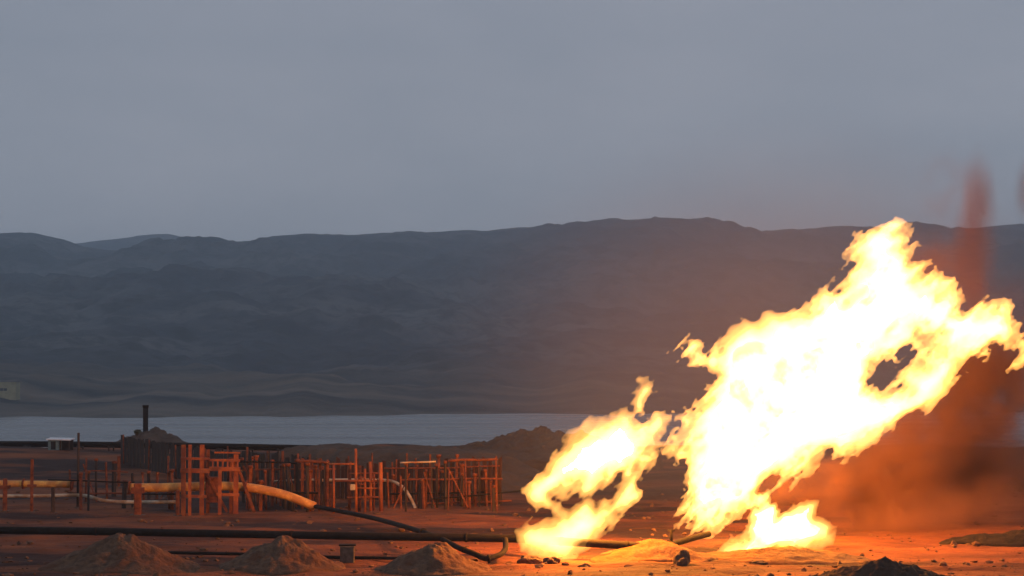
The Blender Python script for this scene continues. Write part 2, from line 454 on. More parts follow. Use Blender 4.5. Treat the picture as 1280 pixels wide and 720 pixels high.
# ------------------------------------------------------------------ heaps of gravel, sand and soil
def heap(name, cx, cy, rx, ry, h, m, label, cat, group=None, seed=1, shape=1.3, rough=0.10, rot=0.0, na=150, nr=56, peak=(0, 0)):
    a = np.linspace(0, 2 * np.pi, na, endpoint=False); r = np.linspace(0, 1.12, nr)
    RR, AA = np.meshgrid(r, a, indexing='ij')
    wob = 1 + 0.13 * perlin2(np.cos(AA) * 1.7 + seed, np.sin(AA) * 1.7, seed)
    lx = RR * np.cos(AA) * rx * wob; ly = RR * np.sin(AA) * ry * wob
    X = cx + lx * math.cos(rot) - ly * math.sin(rot); Y = cy + lx * math.sin(rot) + ly * math.cos(rot)
    sx = X + peak[0] * (1 - np.clip(RR, 0, 1)); sy = Y + peak[1] * (1 - np.clip(RR, 0, 1))
    prof = np.clip(1 - RR, -0.12, 1)
    soft = np.sqrt(RR ** 2 + 0.045) - 0.2121
    prof = np.where(RR < 1, (1 - np.clip(soft, 0, 1)) ** shape * (1 - 0.0 * RR), prof)
    Z = h * prof * (1 + 0.25 * fbm2(X * 0.8 + seed * 3, Y * 0.8, 3, seed + 4)) + rough * fbm2(X * 1.6, Y * 1.6, 5, seed + 9, 0.6) * np.clip((1.08 - RR) * 4, 0, 1) * np.clip(h, 0.4, 1.2)
    gr = ground_h(sx, sy)
    Z = Z + gr - 0.03 - np.clip(RR - 0.97, 0, 1) * 2.0
    co = np.stack([sx - cx, sy - cy, Z - gz(cx, cy)], -1).reshape(-1, 3)
    idx = np.arange(nr * na).reshape(nr, na)
    q = np.stack([idx[:-1], np.roll(idx[:-1], -1, 1), np.roll(idx[1:], -1, 1), idx[1:]], -1).reshape(-1, 4)
    o = raw_mesh(name, co, q[:, ::-1], m, True, None, (cx, cy, gz(cx, cy)))
    return tag(o, label, cat, group)

GH = "gravel heaps beside the black pipeline"
p = onz(148, 712); heap("gravel_heap", p.x, p.y + 0.6, 3.5, 2.6, 1.52, M['gravel'], "broadest grey gravel heap, at the left, its right flank glowing red", "gravel heap", GH, 1, 1.7, peak=(0.1, 0))
p = onz(350, 709); heap("gravel_heap", p.x, p.y + 0.4, 2.7, 2.2, 1.42, M['gravel'], "rounded gravel heap covering the black pipeline left of the squat concrete block", "gravel heap", GH, 2, 1.5)
p = onz(540, 712); heap("gravel_heap", p.x, p.y + 0.4, 2.6, 2.1, 1.16, M['gravel'], "orange lit gravel heap right of the concrete block, under the crossing pipes", "gravel heap", GH, 5, 1.6)
p = onz(818, 703); heap("sand_heap", p.x, p.y + 1.0, 2.9, 2.0, 0.85, M['sand'], "low bright sand heap on the ground between the two tall flames", "sand heap", None, 7, 1.2)
p = onz(985, 700); heap("sand_bank", p.x, p.y + 1.2, 3.9, 2.6, 0.50, M['sand'], "wide glowing sand bank at the foot of the smallest flame", "sand bank", None, 8, 1.1)
p = onz(1108, 738); heap("soil_heap", p.x, p.y, 4.0, 2.4, 1.10, M['dark_soil'], "dark soil heap with unlit near side at the lower right edge", "soil heap", None, 9, 1.15, 0.2)
p = onz(1262, 682); heap("soil_bank", p.x + 1.6, p.y + 0.9, 4.9, 1.3, 0.70, M['shaded_soil'], "low soil bank coloured dark for its shade, beyond the fire at the far right", "soil bank", None, 12, 1.0, rot=-0.12)
p = onz(645, 590); heap("earth_mound", p.x + 2.3, 152, 9.6, 9, 3.1, M['bank_soil'], "big brown earth mound behind the right end of the rust red fence", "earth mound", None, 13, 0.62, 0.16)
p = onz(172, 565); heap("earth_mound", p.x, 196, 4.0, 4.0, 2.15, M['bank_soil'], "small dark earth mound by the river under the upright vent pipe", "earth mound", None, 14, 0.8)

# ------------------------------------------------------------------ black pipelines in the foreground
def pipe_thing(name, pts, r, m, label, cat="pipe", group=None, flanges=(), fl_m=None, seg=14, smooth_n=8, joints=()):
    cv = catmull(pts, smooth_n) if len(pts) > 2 else [Vector(q) for q in pts]
    base = Vector((cv[0].x, cv[0].y, gz(cv[0].x, cv[0].y)))
    root = empty(name, base, label, cat, group)
    bm = bmesh.new(); tube(bm, cv, r, seg); build("pipe_run", bm, m, root)
    def ring(i, rr, wd, nm):
        i = max(0, min(len(cv) - 1, i))
        d = ((cv[min(i + 1, len(cv) - 1)]) - cv[max(i - 1, 0)]).normalized()
        b = bmesh.new(); tube(b, [cv[i] - d * wd / 2, cv[i] + d * wd / 2], rr, seg); build(nm, b, fl_m or m, root)
    for fr_ in flanges: ring(int(round(fr_ * (len(cv) - 1))), r * 1.55, 0.10, "flange")
    for fr_ in joints: ring(int(round(fr_ * (len(cv) - 1))), r * 1.10, 0.14, "weld_collar")
    return root

Z_P = 0.85
main_pts = [onz(-60, 662.0, Z_P), onz(120, 664.3, Z_P), onz(300, 667.6, Z_P), onz(470, 670.5, Z_P), onz(640, 673.2, Z_P - 0.02), onz(720, 678, Z_P - 0.05), onz(800, 683.0, 0.62), onz(835, 687, 0.30), onz(850, 690, -0.1)]
pipe_thing("pipeline", main_pts, 0.185, M['black_steel'], "thick black pipeline running low across the foreground into the left flame", "pipeline", joints=(0.13, 0.3, 0.45, 0.6, 0.72))
thin_pts = [onz(150, 689, 0.16), onz(222, 691, 0.14), onz(320, 693, 0.12), onz(420, 696.5, 0.1), onz(500, 698, 0.1), onz(560, 702, 0.06)]
pipe_thing("ground_pipe", thin_pts, 0.075, M['black_steel'], "thin dark pipe lying on the ground between the gravel heaps", "pipe")

def atz(px, py, Y, dz=0):
    q = at(px, py, Y); q.z += dz
    return q
diag = [at(393, 633, 113.0), at(420, 638, 109.5), at(468, 648, 103), at(515, 661, 94.5), at(548, 672, 89.0), at(572, 684, 86.0), at(592, 692, 85.4), at(608, 698.5, 85.0)]
hook = [at(608, 698.5, 85.0), at(618, 696, 85.15), at(627, 692, 85.5), at(631.5, 686, 86.0), at(632, 678.5, 86.35), at(631.5, 674, 86.6)]
pipe_thing("branch_pipe", diag + hook[1:], 0.125, M['black_steel'], "sagging black branch pipe slanting under the thick pipeline and hooking back up", "pipe", flanges=(0.28, 0.6), joints=(0.45,))
# scorched stub of pipe right of the sand heap
q = [at(836, 681, 88.2), at(850, 677.5, 89.2), at(868, 672, 90.4), at(886, 667.5, 91.8)]
stub = pipe_thing("burnt_pipe", q, 0.14, M['black_steel'], "scorched bent pipe at the foot of the tallest flame", "pipe", flanges=(0.0,))
bm = bmesh.new(); b0 = at(839, 677, 88.3)
tube(bm, [b0 - Vector((0, 0, 0.1)), b0 + Vector((0, 0, 0.55))], 0.07, 10)
tube(bm, [b0 + Vector((-0.16, 0, 0.5)), b0 + Vector((0.16, 0, 0.5))], 0.035, 8)
build("valve_stem", bm, M['black_steel'], stub)

p = onz(433.5, 702)
root = empty("concrete_block", (p.x, p.y + 0.3, gz(p.x, p.y)), "squat sooty concrete block under the black pipeline between two gravel heaps", "concrete block")
bm = bmesh.new(); box(bm, (p.x, p.y + 0.3, gz(p.x, p.y) + 0.34), (0.64, 0.6, 0.80), 0.06, bevel=0.04); build("plinth", bm, M['concrete'], root)
bm = bmesh.new(); box(bm, (p.x, p.y + 0.3, gz(p.x, p.y) + 0.777), (0.76, 0.5, 0.07), 0.06, bevel=0.012); build("bearing_plate", bm, M['black_steel'], root)

# ------------------------------------------------------------------ orange gas pipes on the left
pa = [onz(-60, 604, 1.6), onz(20, 605, 1.6), onz(88, 606, 1.6)]
YA = 117.0
pa = [at(-60, 604, YA), at(20, 604.8, YA), at(90, 605.5, YA)]
pipe_thing("gas_pipe", pa, 0.21, M['orange'], "short orange pipe entering from the left edge and ending at a flange", "pipe", "orange gas pipes", flanges=(0.55, 1.0), fl_m=M['rust'])
YB = 113.0
pb = [at(162, 609.5, YB), at(200, 609.5, YB), at(236, 608.5, YB), at(270, 607.5, YB), at(300, 608.5, YB), at(330, 612.5, YB), at(360, 620, YB), at(394, 633.5, YB)]
pipe_thing("gas_pipe", pb, 0.265, M['orange'], "long fat orange pipe through the pipe rack, drooping to the ground at its right end", "pipe", "orange gas pipes", flanges=(0.0, 0.6), fl_m=M['rust'])
pc = [at(-40, 620, 116), at(40, 620, 116), at(98, 619, 116), at(116, 622, 115.6), at(132, 626, 115.3), at(165, 627.5, 115), at(222, 627.5, 115)]
pipe_thing("water_pipe", pc, 0.105, M['pale_pipe'], "slim pale pipe with a sag running below the orange pipes", "pipe", flanges=(0.36,), fl_m=M['rust'])
pd = [at(393, 600.5, 119), at(430, 600, 119), at(475, 600, 118.6), at(494, 603, 118), at(507, 613, 117.4), at(517, 630, 116.8), at(519, 637, 116.5)]
pipe_thing("bent_pipe", pd, 0.095, M['pale_pipe'], "slim pale pipe arching down to the ground right of the manifold frame", "pipe", flanges=(0.02,), fl_m=M['rust'])

def flat(px, Y):
    """ground point under photo column px at distance Y"""
    x = (px - 640) / FPX * Y
    return Vector((x, Y, gz(x, Y)))

def zat(py, Y):
    return at(640, py, Y).z

# rack that carries the fat orange pipe
def hbeam(bm, a, b, w, tf=0.05):
    """steel H section column"""
    a, b = Vector(a), Vector(b); c = (a + b) / 2; L = (b - a).length
    box(bm, c, (tf, w - 2 * tf - 0.004, L)); 
    box(bm, c + Vector((0, w / 2 - tf / 2, 0)), (w * 0.9, tf, L)); box(bm, c - Vector((0, w / 2 - tf / 2, 0)), (w * 0.9, tf, L))

YR = 112.0
b0 = flat(262, YR)
rack = empty("pipe_rack", b0, "tall rusty orange steel rack straddling the fat pipe, with ladder rail and brace", "pipe rack")
for px, top, dy, w in ((230.5, 556, 0.0, 0.26), (238.5, 556, -0.7, 0.18), (253.5, 556, 0.0, 0.26), (261, 562, 1.0, 0.20), (276, 584, -0.8, 0.20), (296, 568, 0.0, 0.28), (290, 572, 1.1, 0.2)):
    f = flat(px, YR + dy); bm = bmesh.new()
    hbeam(bm, f - Vector((0, 0, 0.2)), (f.x, f.y, zat(top, YR + dy)), w)
    build("post", bm, M['rust'] if dy > 0 else M['rack'], rack)
for x0, x1, py, w, dy in ((226, 262, 573, 0.14, -0.2), (226, 262, 588, 0.26, -0.2), (229, 258, 620, 0.16, -0.2), (262, 300, 575, 0.14, -0.25), (262, 300, 586, 0.24, -0.25), (268, 300, 565.5, 0.10, -0.1), (270, 299, 618, 0.16, -0.2)):
    bm = bmesh.new(); beam(bm, at(x0, py, YR + dy), at(x1, py + 0.5, YR + dy), w); build("cross_beam", bm, M['rack'], rack)
for k in range(6):
    bm = bmesh.new(); x = 266 + k * 6.2
    beam(bm, at(x, 575.4, YR - 0.25), at(x, 585.4, YR - 0.25), 0.09); build("rail_bar", bm, M['rack'], rack)
for x0, y0, x1, y1 in ((258, 592, 284, 640), (298, 585, 318, 640)):
    bm = bmesh.new(); beam(bm, at(x0, y0, YR + 0.35), at(x1, y1, YR + 0.35), 0.15); build("brace", bm, M['rust'], rack)
bm = bmesh.new(); box(bm, at(265.5, 612, YR + 0.6), (0.75, 0.5, 1.5), bevel=0.04); build("valve_box", bm, M['rust'], rack)

# posts that carry the pipes further left
def post(px, base_y, top_y, w, m, label, group, Y=None, arm=None, round_=False):
    f = onz(px, base_y) if Y is None else flat(px, Y)
    f.z = gz(f.x, f.y)
    root = empty("support_post", f, label, "post", group)
    tz = zat(top_y, f.y)
    bm = bmesh.new()
    if round_: tube(bm, [f - Vector((0, 0, 0.2)), (f.x + 0.02, f.y, tz)], w / 2, 10)
    else: box(bm, (f.x, f.y, (tz + f.z - 0.2) / 2), (w, w, tz - f.z + 0.2), 0.1, bevel=w * 0.12)
    build("shaft", bm, m, root)
    bm = bmesh.new(); box(bm, (f.x, f.y, f.z + 0.03), (w * 2.2, w * 2.2, 0.08), 0.1, bevel=0.01); build("base_plate", bm, M['concrete'], root)
    if arm:
        z = zat(arm[0], f.y); bm = bmesh.new(); box(bm, (f.x, f.y, z), (arm[1], w * 1.25, w * 0.8)); build("cross_arm", bm, m, root)
    return root
SG = "posts standing among the pipes on the left"
post(39.5, 641, 574, 0.17, M['rust'], "dark post crossing the short orange pipe near the left edge", SG, arm=(607, 0.5))
post(97, 634, 541, 0.16, M['dark_wood'], "tallest thin dark post, standing right of the short orange pipe's end", SG, round_=True)
post(107, 630, 572, 0.13, M['rust'], "thin rusty post just right of the tallest dark post", SG, round_=True)
post(150, 606, 570, 0.22, M['rust'], "short rusty post farther back, on the dark slope", SG, Y=137)
post(172, 643, 604, 0.42, M['rust'], "thick stubby post under the left end of the fat orange pipe", SG, arm=(613, 0.7))
post(211, 618, 570, 0.12, M['rust'], "slender rusty rod left of the pipe rack, before the dark fence", SG, Y=124, round_=True)
post(222, 643, 613, 0.22, M['rust'], "short rusty post close to the pipe rack's left leg", SG)
post(66, 640, 609, 0.20, M['dark_wood'], "low dark post between the left edge post and the tallest post", SG)
post(6, 640, 598, 0.24, M['rust'], "rusty stub post under the pipe at the left frame edge", SG, arm=(609, 0.6))

# manifold frame in the middle
YM = 114.0
b0 = flat(448, YM)
man = empty("manifold_frame", b0, "cluster of thin orange uprights and cross pipes in front of the grey shed", "manifold frame")
for px, top, dy, w in ((418, 580, -0.6, 0.15), (400, 586, 1.2, 0.13), (437.5, 577, 0.6, 0.20), (446, 561, -0.4, 0.17), (450, 582, 0.8, 0.22), (457, 586, -0.3, 0.15), (464, 577, 0.2, 0.17), (468, 590, 1.0, 0.13), (477, 578, -0.7, 0.24)):
    f = flat(px, YM + dy); bm = bmesh.new()
    tube(bm, [f - Vector((0, 0, 0.2)), Vector((f.x + random.uniform(-.05, .05), f.y, zat(top, YM + dy)))], w / 2, 10)
    build("upright", bm, M['rack'] if dy <= 0.3 else M['rust'], man)
for x0, x1, py, w, dy in ((416, 480, 601, 0.13, -0.5), (434, 479, 622, 0.10, -0.2), (437, 479, 592, 0.09, 0.3), (410, 446, 580, 0.12, 0.4), (446, 478, 610, 0.10, -0.4)):
    bm = bmesh.new(); tube(bm, [at(x0, py, YM + dy), at(x1, py + random.uniform(-1, 1), YM + dy)], w / 2, 8); build("cross_pipe", bm, M['rack'], man)
for px, py, r in ((452, 601, 0.22), (468, 601, 0.20), (457, 622, 0.17)):
    c = at(px, py, YM - 0.55); bm = bmesh.new()
    n = 14; pts = [c + Vector((math.cos(2 * math.pi * k / n) * r, 0, math.sin(2 * math.pi * k / n) * r)) for k in range(n + 1)]
    tube(bm, pts, 0.03, 6, False)
    beam(bm, c - Vector((r, 0, 0)), c + Vector((r, 0, 0)), 0.03); beam(bm, c - Vector((0, 0.012, r)), c + Vector((0, -0.012, r)), 0.026)
    build("hand_wheel", bm, M['rust'], man)
bm = bmesh.new(); box(bm, at(441, 609, YM - 0.4), (0.30, 0.22, 0.36), bevel=0.03); build("gauge_box", bm, M['pale_pipe'], man)

# ------------------------------------------------------------------ fences behind the pipes
def board_fence(name, a, b, h0, h1, n, m, label, seed, posts, post_m, ragged=0.12, lean=0.02):
    """upright boards between two ground points, each a part"""
    rr = random.Random(seed)
    a, b = Vector(a), Vector(b); d = b - a; L = Vector((d.x, d.y, 0)).length; rz = math.atan2(d.y, d.x)
    nrm = Vector((math.sin(rz), -math.cos(rz), 0))         # toward the camera
    mid = (a + b) / 2; mid.z = gz(mid.x, mid.y)
    root = empty(name, mid, label, "fence")
    wd = L / n
    protos = []
    for k in range(4):                                     # boards share four meshes, unequal and split at the top
        bm = bmesh.new(); box(bm, (0, 0, 0.5), (wd * (0.90 - 0.05 * k), 0.05, 1.0), bevel=0.008)
        for v in bm.verts:
            if v.co.z > 0.5: v.co.z += (0.02 * k - 0.03) * (1 if v.co.x > 0 else -1)
        me = bpy.data.meshes.new("board"); bm.to_mesh(me); bm.free(); me.materials.append(m); protos.append(me)
    for i in range(n):
        t = (i + 0.5) / n; c = a + d * t; h = h0 + (h1 - h0) * t + rr.uniform(-ragged, ragged)
        gzz = gz(c.x, c.y)
        o = bpy.data.objects.new("board", rr.choice(protos)); COL.objects.link(o); o.parent = root
        o.location = Vector((c.x, c.y, gzz - 0.1)) + nrm * rr.uniform(-0.03, 0.03) - root.location
        o.rotation_euler = (rr.uniform(-lean, lean), rr.uniform(-lean, lean), rz)
        o.scale = (1, 1, h + 0.1)
    for fz in (0.28, 0.8):
        bm = bmesh.new()
        beam(bm, a + Vector((0, 0, gz(a.x, a.y) - a.z + h0 * fz)) - nrm * 0.10, b + Vector((0, 0, gz(b.x, b.y) - b.z + h1 * fz)) - nrm * 0.10, 0.09, 0.06); build("rail", bm, m, root)
    for t, top, w, off in posts:
        c = a + d * t; c.z = gz(c.x, c.y); bm = bmesh.new(); q_ = c + nrm * off; q_.z = c.z
        tube(bm, [q_ - Vector((0, 0, 0.2)), q_ + Vector((rr.uniform(-.06, .06), 0, top))], w / 2, 9); build("post", bm, post_m, root)
    return root

fa, fb = flat(152, 160), flat(398, 122)
board_fence("board_fence", fa, fb, 2.25, 2.75, 46, M['dark_wood'], "long dark board fence slanting back behind the pipe rack", 3,
            [(0.04, 2.4, 0.12, 0.25), (0.2, 2.5, 0.12, 0.3), (0.36, 2.6, 0.13, 0.3), (0.52, 2.6, 0.13, 0.35), (0.63, 2.9, 0.12, 0.3), (0.73, 3.0, 0.16, 0.5), (0.82, 2.8, 0.14, 0.4), (0.89, 3.1, 0.19, 0.6), (0.95, 2.9, 0.15, 0.5), (0.99, 3.0, 0.14, 0.4)], M['rust'])
fa, fb = flat(405, 126), flat(626, 119)
board_fence("board_fence", fa, fb, 2.3, 2.6, 40, M['rust_board'], "ragged rust red board fence behind the open rack left of the left flame", 4, [(t_, 2.5 + 0.5 * (i_ % 3) / 2, 0.13, 0.3) for i_, t_ in enumerate((0.04, 0.16, 0.3, 0.42, 0.55, 0.67, 0.8, 0.9, 0.985))], M['rust'], 0.35, 0.05)

# flat topped earth bank behind the rack
sa, sb = flat(397, 147), flat(640, 131)
def bank():
    d = sb - sa; L = Vector((d.x, d.y, 0)).length; dx, dy = d.x / L, d.y / L
    U, V = np.meshgrid(np.linspace(-2.2, L + 2.0, 130), np.linspace(-6.5, 6.5, 60), indexing='ij')
    X = sa.x + dx * U - dy * V; Y = sa.y + dy * U + dx * V
    wv = V + 0.7 * perlin2(X / 3.0, Y / 3.0, 81); wu = U + 0.8 * perlin2(X / 2.5, Y / 2.5, 82)
    side = np.clip((6.0 - np.abs(wv)) / 3.6, 0, 1); end = np.clip((wu + 1.6) / 1.8, 0, 1) * np.clip((L + 2.0 - wu) / 7.0, 0, 1)
    k = np.minimum(side, end); k = k * k * (3 - 2 * k)
    Z = ground_h(X, Y) - 0.15 + k * (2.6 + 0.18 * fbm2(X / 3, Y / 3, 4, 83)) + 0.18 * fbm2(X / 1.1, Y / 1.1, 4, 84)
    m0 = Vector(((sa.x + sb.x) / 2, (sa.y + sb.y) / 2, gz((sa.x + sb.x) / 2, (sa.y + sb.y) / 2)))
    co = np.stack([X - m0.x, Y - m0.y, Z - m0.z], -1).reshape(-1, 3)
    idx = np.arange(U.size).reshape(U.shape)
    q = np.stack([idx[:-1, :-1], idx[1:, :-1], idx[1:, 1:], idx[:-1, 1:]], -1).reshape(-1, 4)
    tag(raw_mesh("earth_bank", co, q, M['bank_soil'], True, None, m0), "long flat topped dark earth bank behind the open pipe rack", "earth bank")
bank()

def open_rack(name, label, spans, n_up, runs, braces, seed, Y0, Y1):
    rr = random.Random(seed)
    xm = sum(spans) / 2; f = flat(xm, (Y0 + Y1) / 2); root = empty(name, f, label, "pipe rack")
    for i in range(n_up):
        px = spans[0] + (spans[1] - spans[0]) * (i + rr.uniform(0.1, 0.9)) / n_up; Y = rr.uniform(Y0, Y1); g_ = flat(px, Y)
        w_ = rr.choice((0.09, 0.10, 0.12, 0.15, 0.20)); h = rr.uniform(1.5, 3.15); bm = bmesh.new()
        top = g_ + Vector((rr.uniform(-.12, .12), rr.uniform(-.1, .1), h))
        if rr.random() < 0.5: tube(bm, [g_ - Vector((0, 0, 0.2)), top], w_ / 2, 8)
        else: beam(bm, g_ - Vector((0, 0, 0.2)), top, w_)
        build("upright", bm, M['rust'] if rr.random() < 0.6 else M['dark_wood'], root)
        if w_ > 0.11:
            bm = bmesh.new(); tube(bm, [top - Vector((0, 0, 0.12)), top + Vector((0, 0, 0.05))], w_ * 0.85, 8); build("cap", bm, M['rust'], root)
    for x0, x1, y0, y1, r, mk in runs:
        Y = rr.uniform(Y0, Y1); bm = bmesh.new(); n = max(3, int((x1 - x0) / 25))
        tube(bm, catmull([at(x0 + (x1 - x0) * k / n, y0 + (y1 - y0) * k / n + rr.uniform(-.8, .8), Y) for k in range(n + 1)], 3), r, 8); build("cross_pipe", bm, M[mk], root)
    for x0, y0, x1, y1, w_ in braces:
        Y = rr.uniform(Y0, Y1); bm = bmesh.new(); beam(bm, at(x0, y0, Y), at(x1, y1, Y), w_); build("brace", bm, M['rust'], root)
    return root
open_rack("open_pipe_rack", "long open rack of rusty uprights and thin cross pipes left of the left flame", (482, 628), 38,
          [(480, 625, 586, 583, .05, 'rust'), (500, 628, 600, 598, .07, 'rust'), (484, 610, 617, 615, .06, 'black_steel'), (520, 640, 629, 626, .06, 'rust'), (500, 545, 578, 577, .05, 'pale_pipe'), (540, 660, 624, 612, .045, 'black_steel'), (560, 622, 576, 574, .08, 'rust')],
          [(492, 636, 512, 592, .08), (560, 585, 585, 634, .08), (606, 588, 622, 636, .09), (530, 590, 545, 636, .07)], 5, 113, 121)
open_rack("open_pipe_rack", "open tangle of rusty uprights behind the drooping end of the fat orange pipe", (303, 416), 32,
          [(300, 420, 588, 586, .05, 'rust'), (340, 425, 601, 600, .06, 'pale_pipe'), (310, 400, 613, 616, .06, 'black_steel'), (372, 412, 577, 577, .08, 'rust'), (300, 372, 577, 579, .05, 'black_steel')],
          [(304, 582, 330, 634, .10), (318, 640, 352, 596, .07), (376, 586, 398, 628, .08), (362, 590, 371, 634, .07)], 6, 115, 121)
open_rack("open_pipe_rack", "sparse low rack of thin uprights and pipes left of the fat pipe's flange", (88, 226), 13,
          [(84, 168, 616, 617, .06, 'rust'), (60, 168, 600, 603, .045, 'black_steel'), (170, 228, 617, 617, .05, 'black_steel'), (100, 228, 634, 632, .05, 'black_steel'), (104, 160, 588, 590, .04, 'rust')],
          [(104, 580, 122, 630, .07), (196, 632, 214, 600, .06)], 8, 115, 124)
# a gantry-like frame of two posts and a lintel among them
gr = empty("pipe_goalpost", flat(390, 117), "small rusty goalpost frame left of the manifold frame", "frame")
for px in (379, 401):
    f = flat(px, 117); bm = bmesh.new(); beam(bm, f - Vector((0, 0, .2)), (f.x, f.y, zat(573, 117)), 0.18); build("post", bm, M['rust'], gr)
bm = bmesh.new(); beam(bm, at(376, 576, 116.85), at(404, 577, 116.85), 0.16); build("lintel", bm, M['rust'], gr)

# dark pipe bridge far behind, with trestles
YB2 = 176.0
za = [at(-60, 553.5, 182), at(100, 554.5, YB2), at(250, 556.5, YB2 - 6), at(402, 559.5, YB2 - 14)]
pb_ = pipe_thing("pipe_bridge", za, 0.2, M['black_steel'], "dark raised pipe on trestles along the river edge", "pipe bridge", joints=(0.35, 0.6, 0.8))
bm = bmesh.new(); tube(bm, [q_ + Vector((0, 0.55, -0.28)) for q_ in catmull(za, 6)], 0.10, 8); build("side_pipe", bm, M['black_steel'], pb_)
cv = catmull(za, 12)
for t in np.linspace(0.05, 0.98, 13):
    c = cv[int(t * (len(cv) - 1))]; g0 = gz(c.x, c.y); bm = bmesh.new()
    beam(bm, (c.x - 0.16, c.y, g0 - 0.2), (c.x - 0.16, c.y, c.z - 0.1), 0.12); beam(bm, (c.x + 0.16, c.y + 0.5, g0 - 0.2), (c.x + 0.16, c.y + 0.5, c.z - 0.25), 0.12)
    box(bm, (c.x, c.y + 0.25, c.z - 0.32), (0.6, 0.9, 0.10)); build("trestle", bm, M['dark_wood'], pb_)

# hut with the white roof
YH = 172.0
f = flat(75, YH); hut = empty("site_hut", f, "tiny teal hut with a white roof at the left beside the dark pipe bridge", "hut")
W_, H_ = 1.75, max(0.9, zat(557.5, YH) - f.z)
bm = bmesh.new(); box(bm, (f.x - 0.35, f.y, f.z + H_ / 2 - 0.1), (0.95, 1.3, H_ + 0.2)); build("wall", bm, M['teal_wall'], hut)
for sx in (0.25, 1.05):
    bm = bmesh.new(); box(bm, (f.x + sx, f.y - 0.5, f.z + H_ / 2 - 0.1), (0.09, 0.09, H_ + 0.2)); build("porch_post", bm, M['dark_wood'], hut)
bm = bmesh.new(); box(bm, (f.x + 0.65, f.y + 0.6, f.z + H_ / 2 - 0.1), (1.0, 0.08, H_ + 0.2)); build("back_wall", bm, M['dark_void'], hut)  # near-black colour stands in for the shade inside the hut
bm = bmesh.new(); box(bm, (f.x - 0.35, f.y - 0.66, f.z + H_ * 0.45), (0.42, 0.03, H_ * 0.8)); build("door", bm, M['dark_void'], hut)
bm = bmesh.new(); box(bm, (f.x + 0.15, f.y - 0.05, f.z + H_ + 0.06), (2.2, 1.7, 0.10), 0, 0.02, 0.04); build("roof", bm, M['white_roof'], hut)

# upright vent pipe and a bush on the small mound
c = at(182, 541, 196); vent = empty("vent_pipe", (c.x, c.y, c.z), "single upright dark vent pipe standing against the river", "vent pipe")
bm = bmesh.new(); tube(bm, [c - Vector((0, 0, 1.2)), at(182, 506.5, 196)], 0.27, 14); build("stack", bm, M['black_steel'], vent)
bm = bmesh.new(); e = at(182, 507.5, 196); tube(bm, [e - Vector((0, 0, 0.16)), e + Vector((0, 0, 0.10))], 0.32, 14); build("rim", bm, M['black_steel'], vent)
bm = bmesh.new(); box(bm, c + Vector((0, 0, -0.30)), (0.9, 0.9, 0.7), bevel=0.03); build("footing", bm, M['concrete'], vent)

def bush(name, base, rx, rz_, n, label, seed, group=None, leaf=0.14):
    rr = random.Random(seed); root = empty(name, base, label, "bush", group)
    bm = bmesh.new()
    for k in range(7):
        a = rr.uniform(0, 6.28); s = rr.uniform(0.4, 0.9)
        tube(bm, [Vector(base) - Vector((0, 0, 0.1)), Vector(base) + Vector((math.cos(a) * rx * s * 0.5, math.sin(a) * rx * s * 0.5, rz_ * 0.5)), Vector(base) + Vector((math.cos(a) * rx * s, math.sin(a) * rx * s, rz_ * rr.uniform(0.7, 1.0)))], [0.035, 0.025, 0.012], 5)
    build("stem", bm, M['twig'], root)
    bm = bmesh.new()
    cl = [(rr.uniform(-.75, .75) * rx, rr.uniform(-.75, .75) * rx, rr.uniform(0.3, 0.9) * rz_, rr.uniform(.2, .4) * rx) for _ in range(11)]
    for k in range(n):
        cx_, cy_, cz_, cr_ = rr.choice(cl); v = Vector((rr.gauss(0, 1), rr.gauss(0, 1), rr.gauss(0, .8))).normalized() * cr_ * rr.random() ** 0.4
        pos = Vector(base) + Vector((cx_, cy_, cz_)) + v
        if pos.z < base[2]: continue
        mt = Matrix.Translation(pos) @ Matrix.Rotation(rr.uniform(0, 6.28), 4, 'Z') @ Matrix.Rotation(rr.uniform(-1.2, 1.2), 4, 'X')
        s = leaf * rr.uniform(.5, 1.2)
        vs = [bm.verts.new(mt @ Vector(q_)) for q_ in ((-s * .4, 0, 0), (0, -s * .8, 0), (s * .4, 0, .1 * s), (0, s * .8, 0))]
        bm.faces.new(vs)
    build("foliage", bm, M['leaf'], root)
bush("bush", tuple(at(171, 543.5, 194)), 0.55, 0.6, 500, "small dark bush beside the upright vent pipe", 1)
BG = "dusty scrub bushes beyond the smoke on the right"
for i, (px, Y, rx, hz, lb) in enumerate(((1196, 124, 1.0, 0.9, "leftmost grey green scrub bush behind the smoke on the right"), (1226, 127, 1.3, 1.0, "broad grey green scrub bush in the middle of the right hand scrub"),
        (1252, 125, 0.8, 0.7, "low scrub bush between the broad bush and the right edge"), (1275, 129, 1.2, 1.0, "scrub bush cut by the right edge of the picture"))):
    f = flat(px, Y); bush("bush", tuple(f), rx, hz, 1400, lb, 20 + i, BG, 0.13)

# rocks
def rock(px, py, r, label, seed, sc=(1, 1, 1)):
    p_ = onz(px, py); p_.z = gz(p_.x, p_.y); rr = np.random.default_rng(seed)
    bm = bmesh.new(); bmesh.ops.create_icosphere(bm, subdivisions=3, radius=r)
    for v in bm.verts:
        n = perlin2(np.array([v.co.x / r * 1.3 + seed]), np.array([v.co.y / r * 1.3 + v.co.z / r]), seed)[0] + 0.5 * perlin2(np.array([v.co.x / r * 3 + seed]), np.array([v.co.y / r * 3 - v.co.z / r * 2]), seed + 1)[0]
        v.co *= 1 + 0.55 * n
        v.co.x *= sc[0]; v.co.y *= sc[1]; v.co.z *= sc[2]
    bmesh.ops.translate(bm, verts=bm.verts[:], vec=p_ + Vector((0, 0, r * 0.3)))
    o = build("rock", bm, M['rock'], None, p_)
    tag(o, label, "rock", "burnt rocks near the flames")
rock(852, 708, 0.38, "dark pointed rock in front of the gap between the tall flames", 3, (0.9, .9, 1.25))
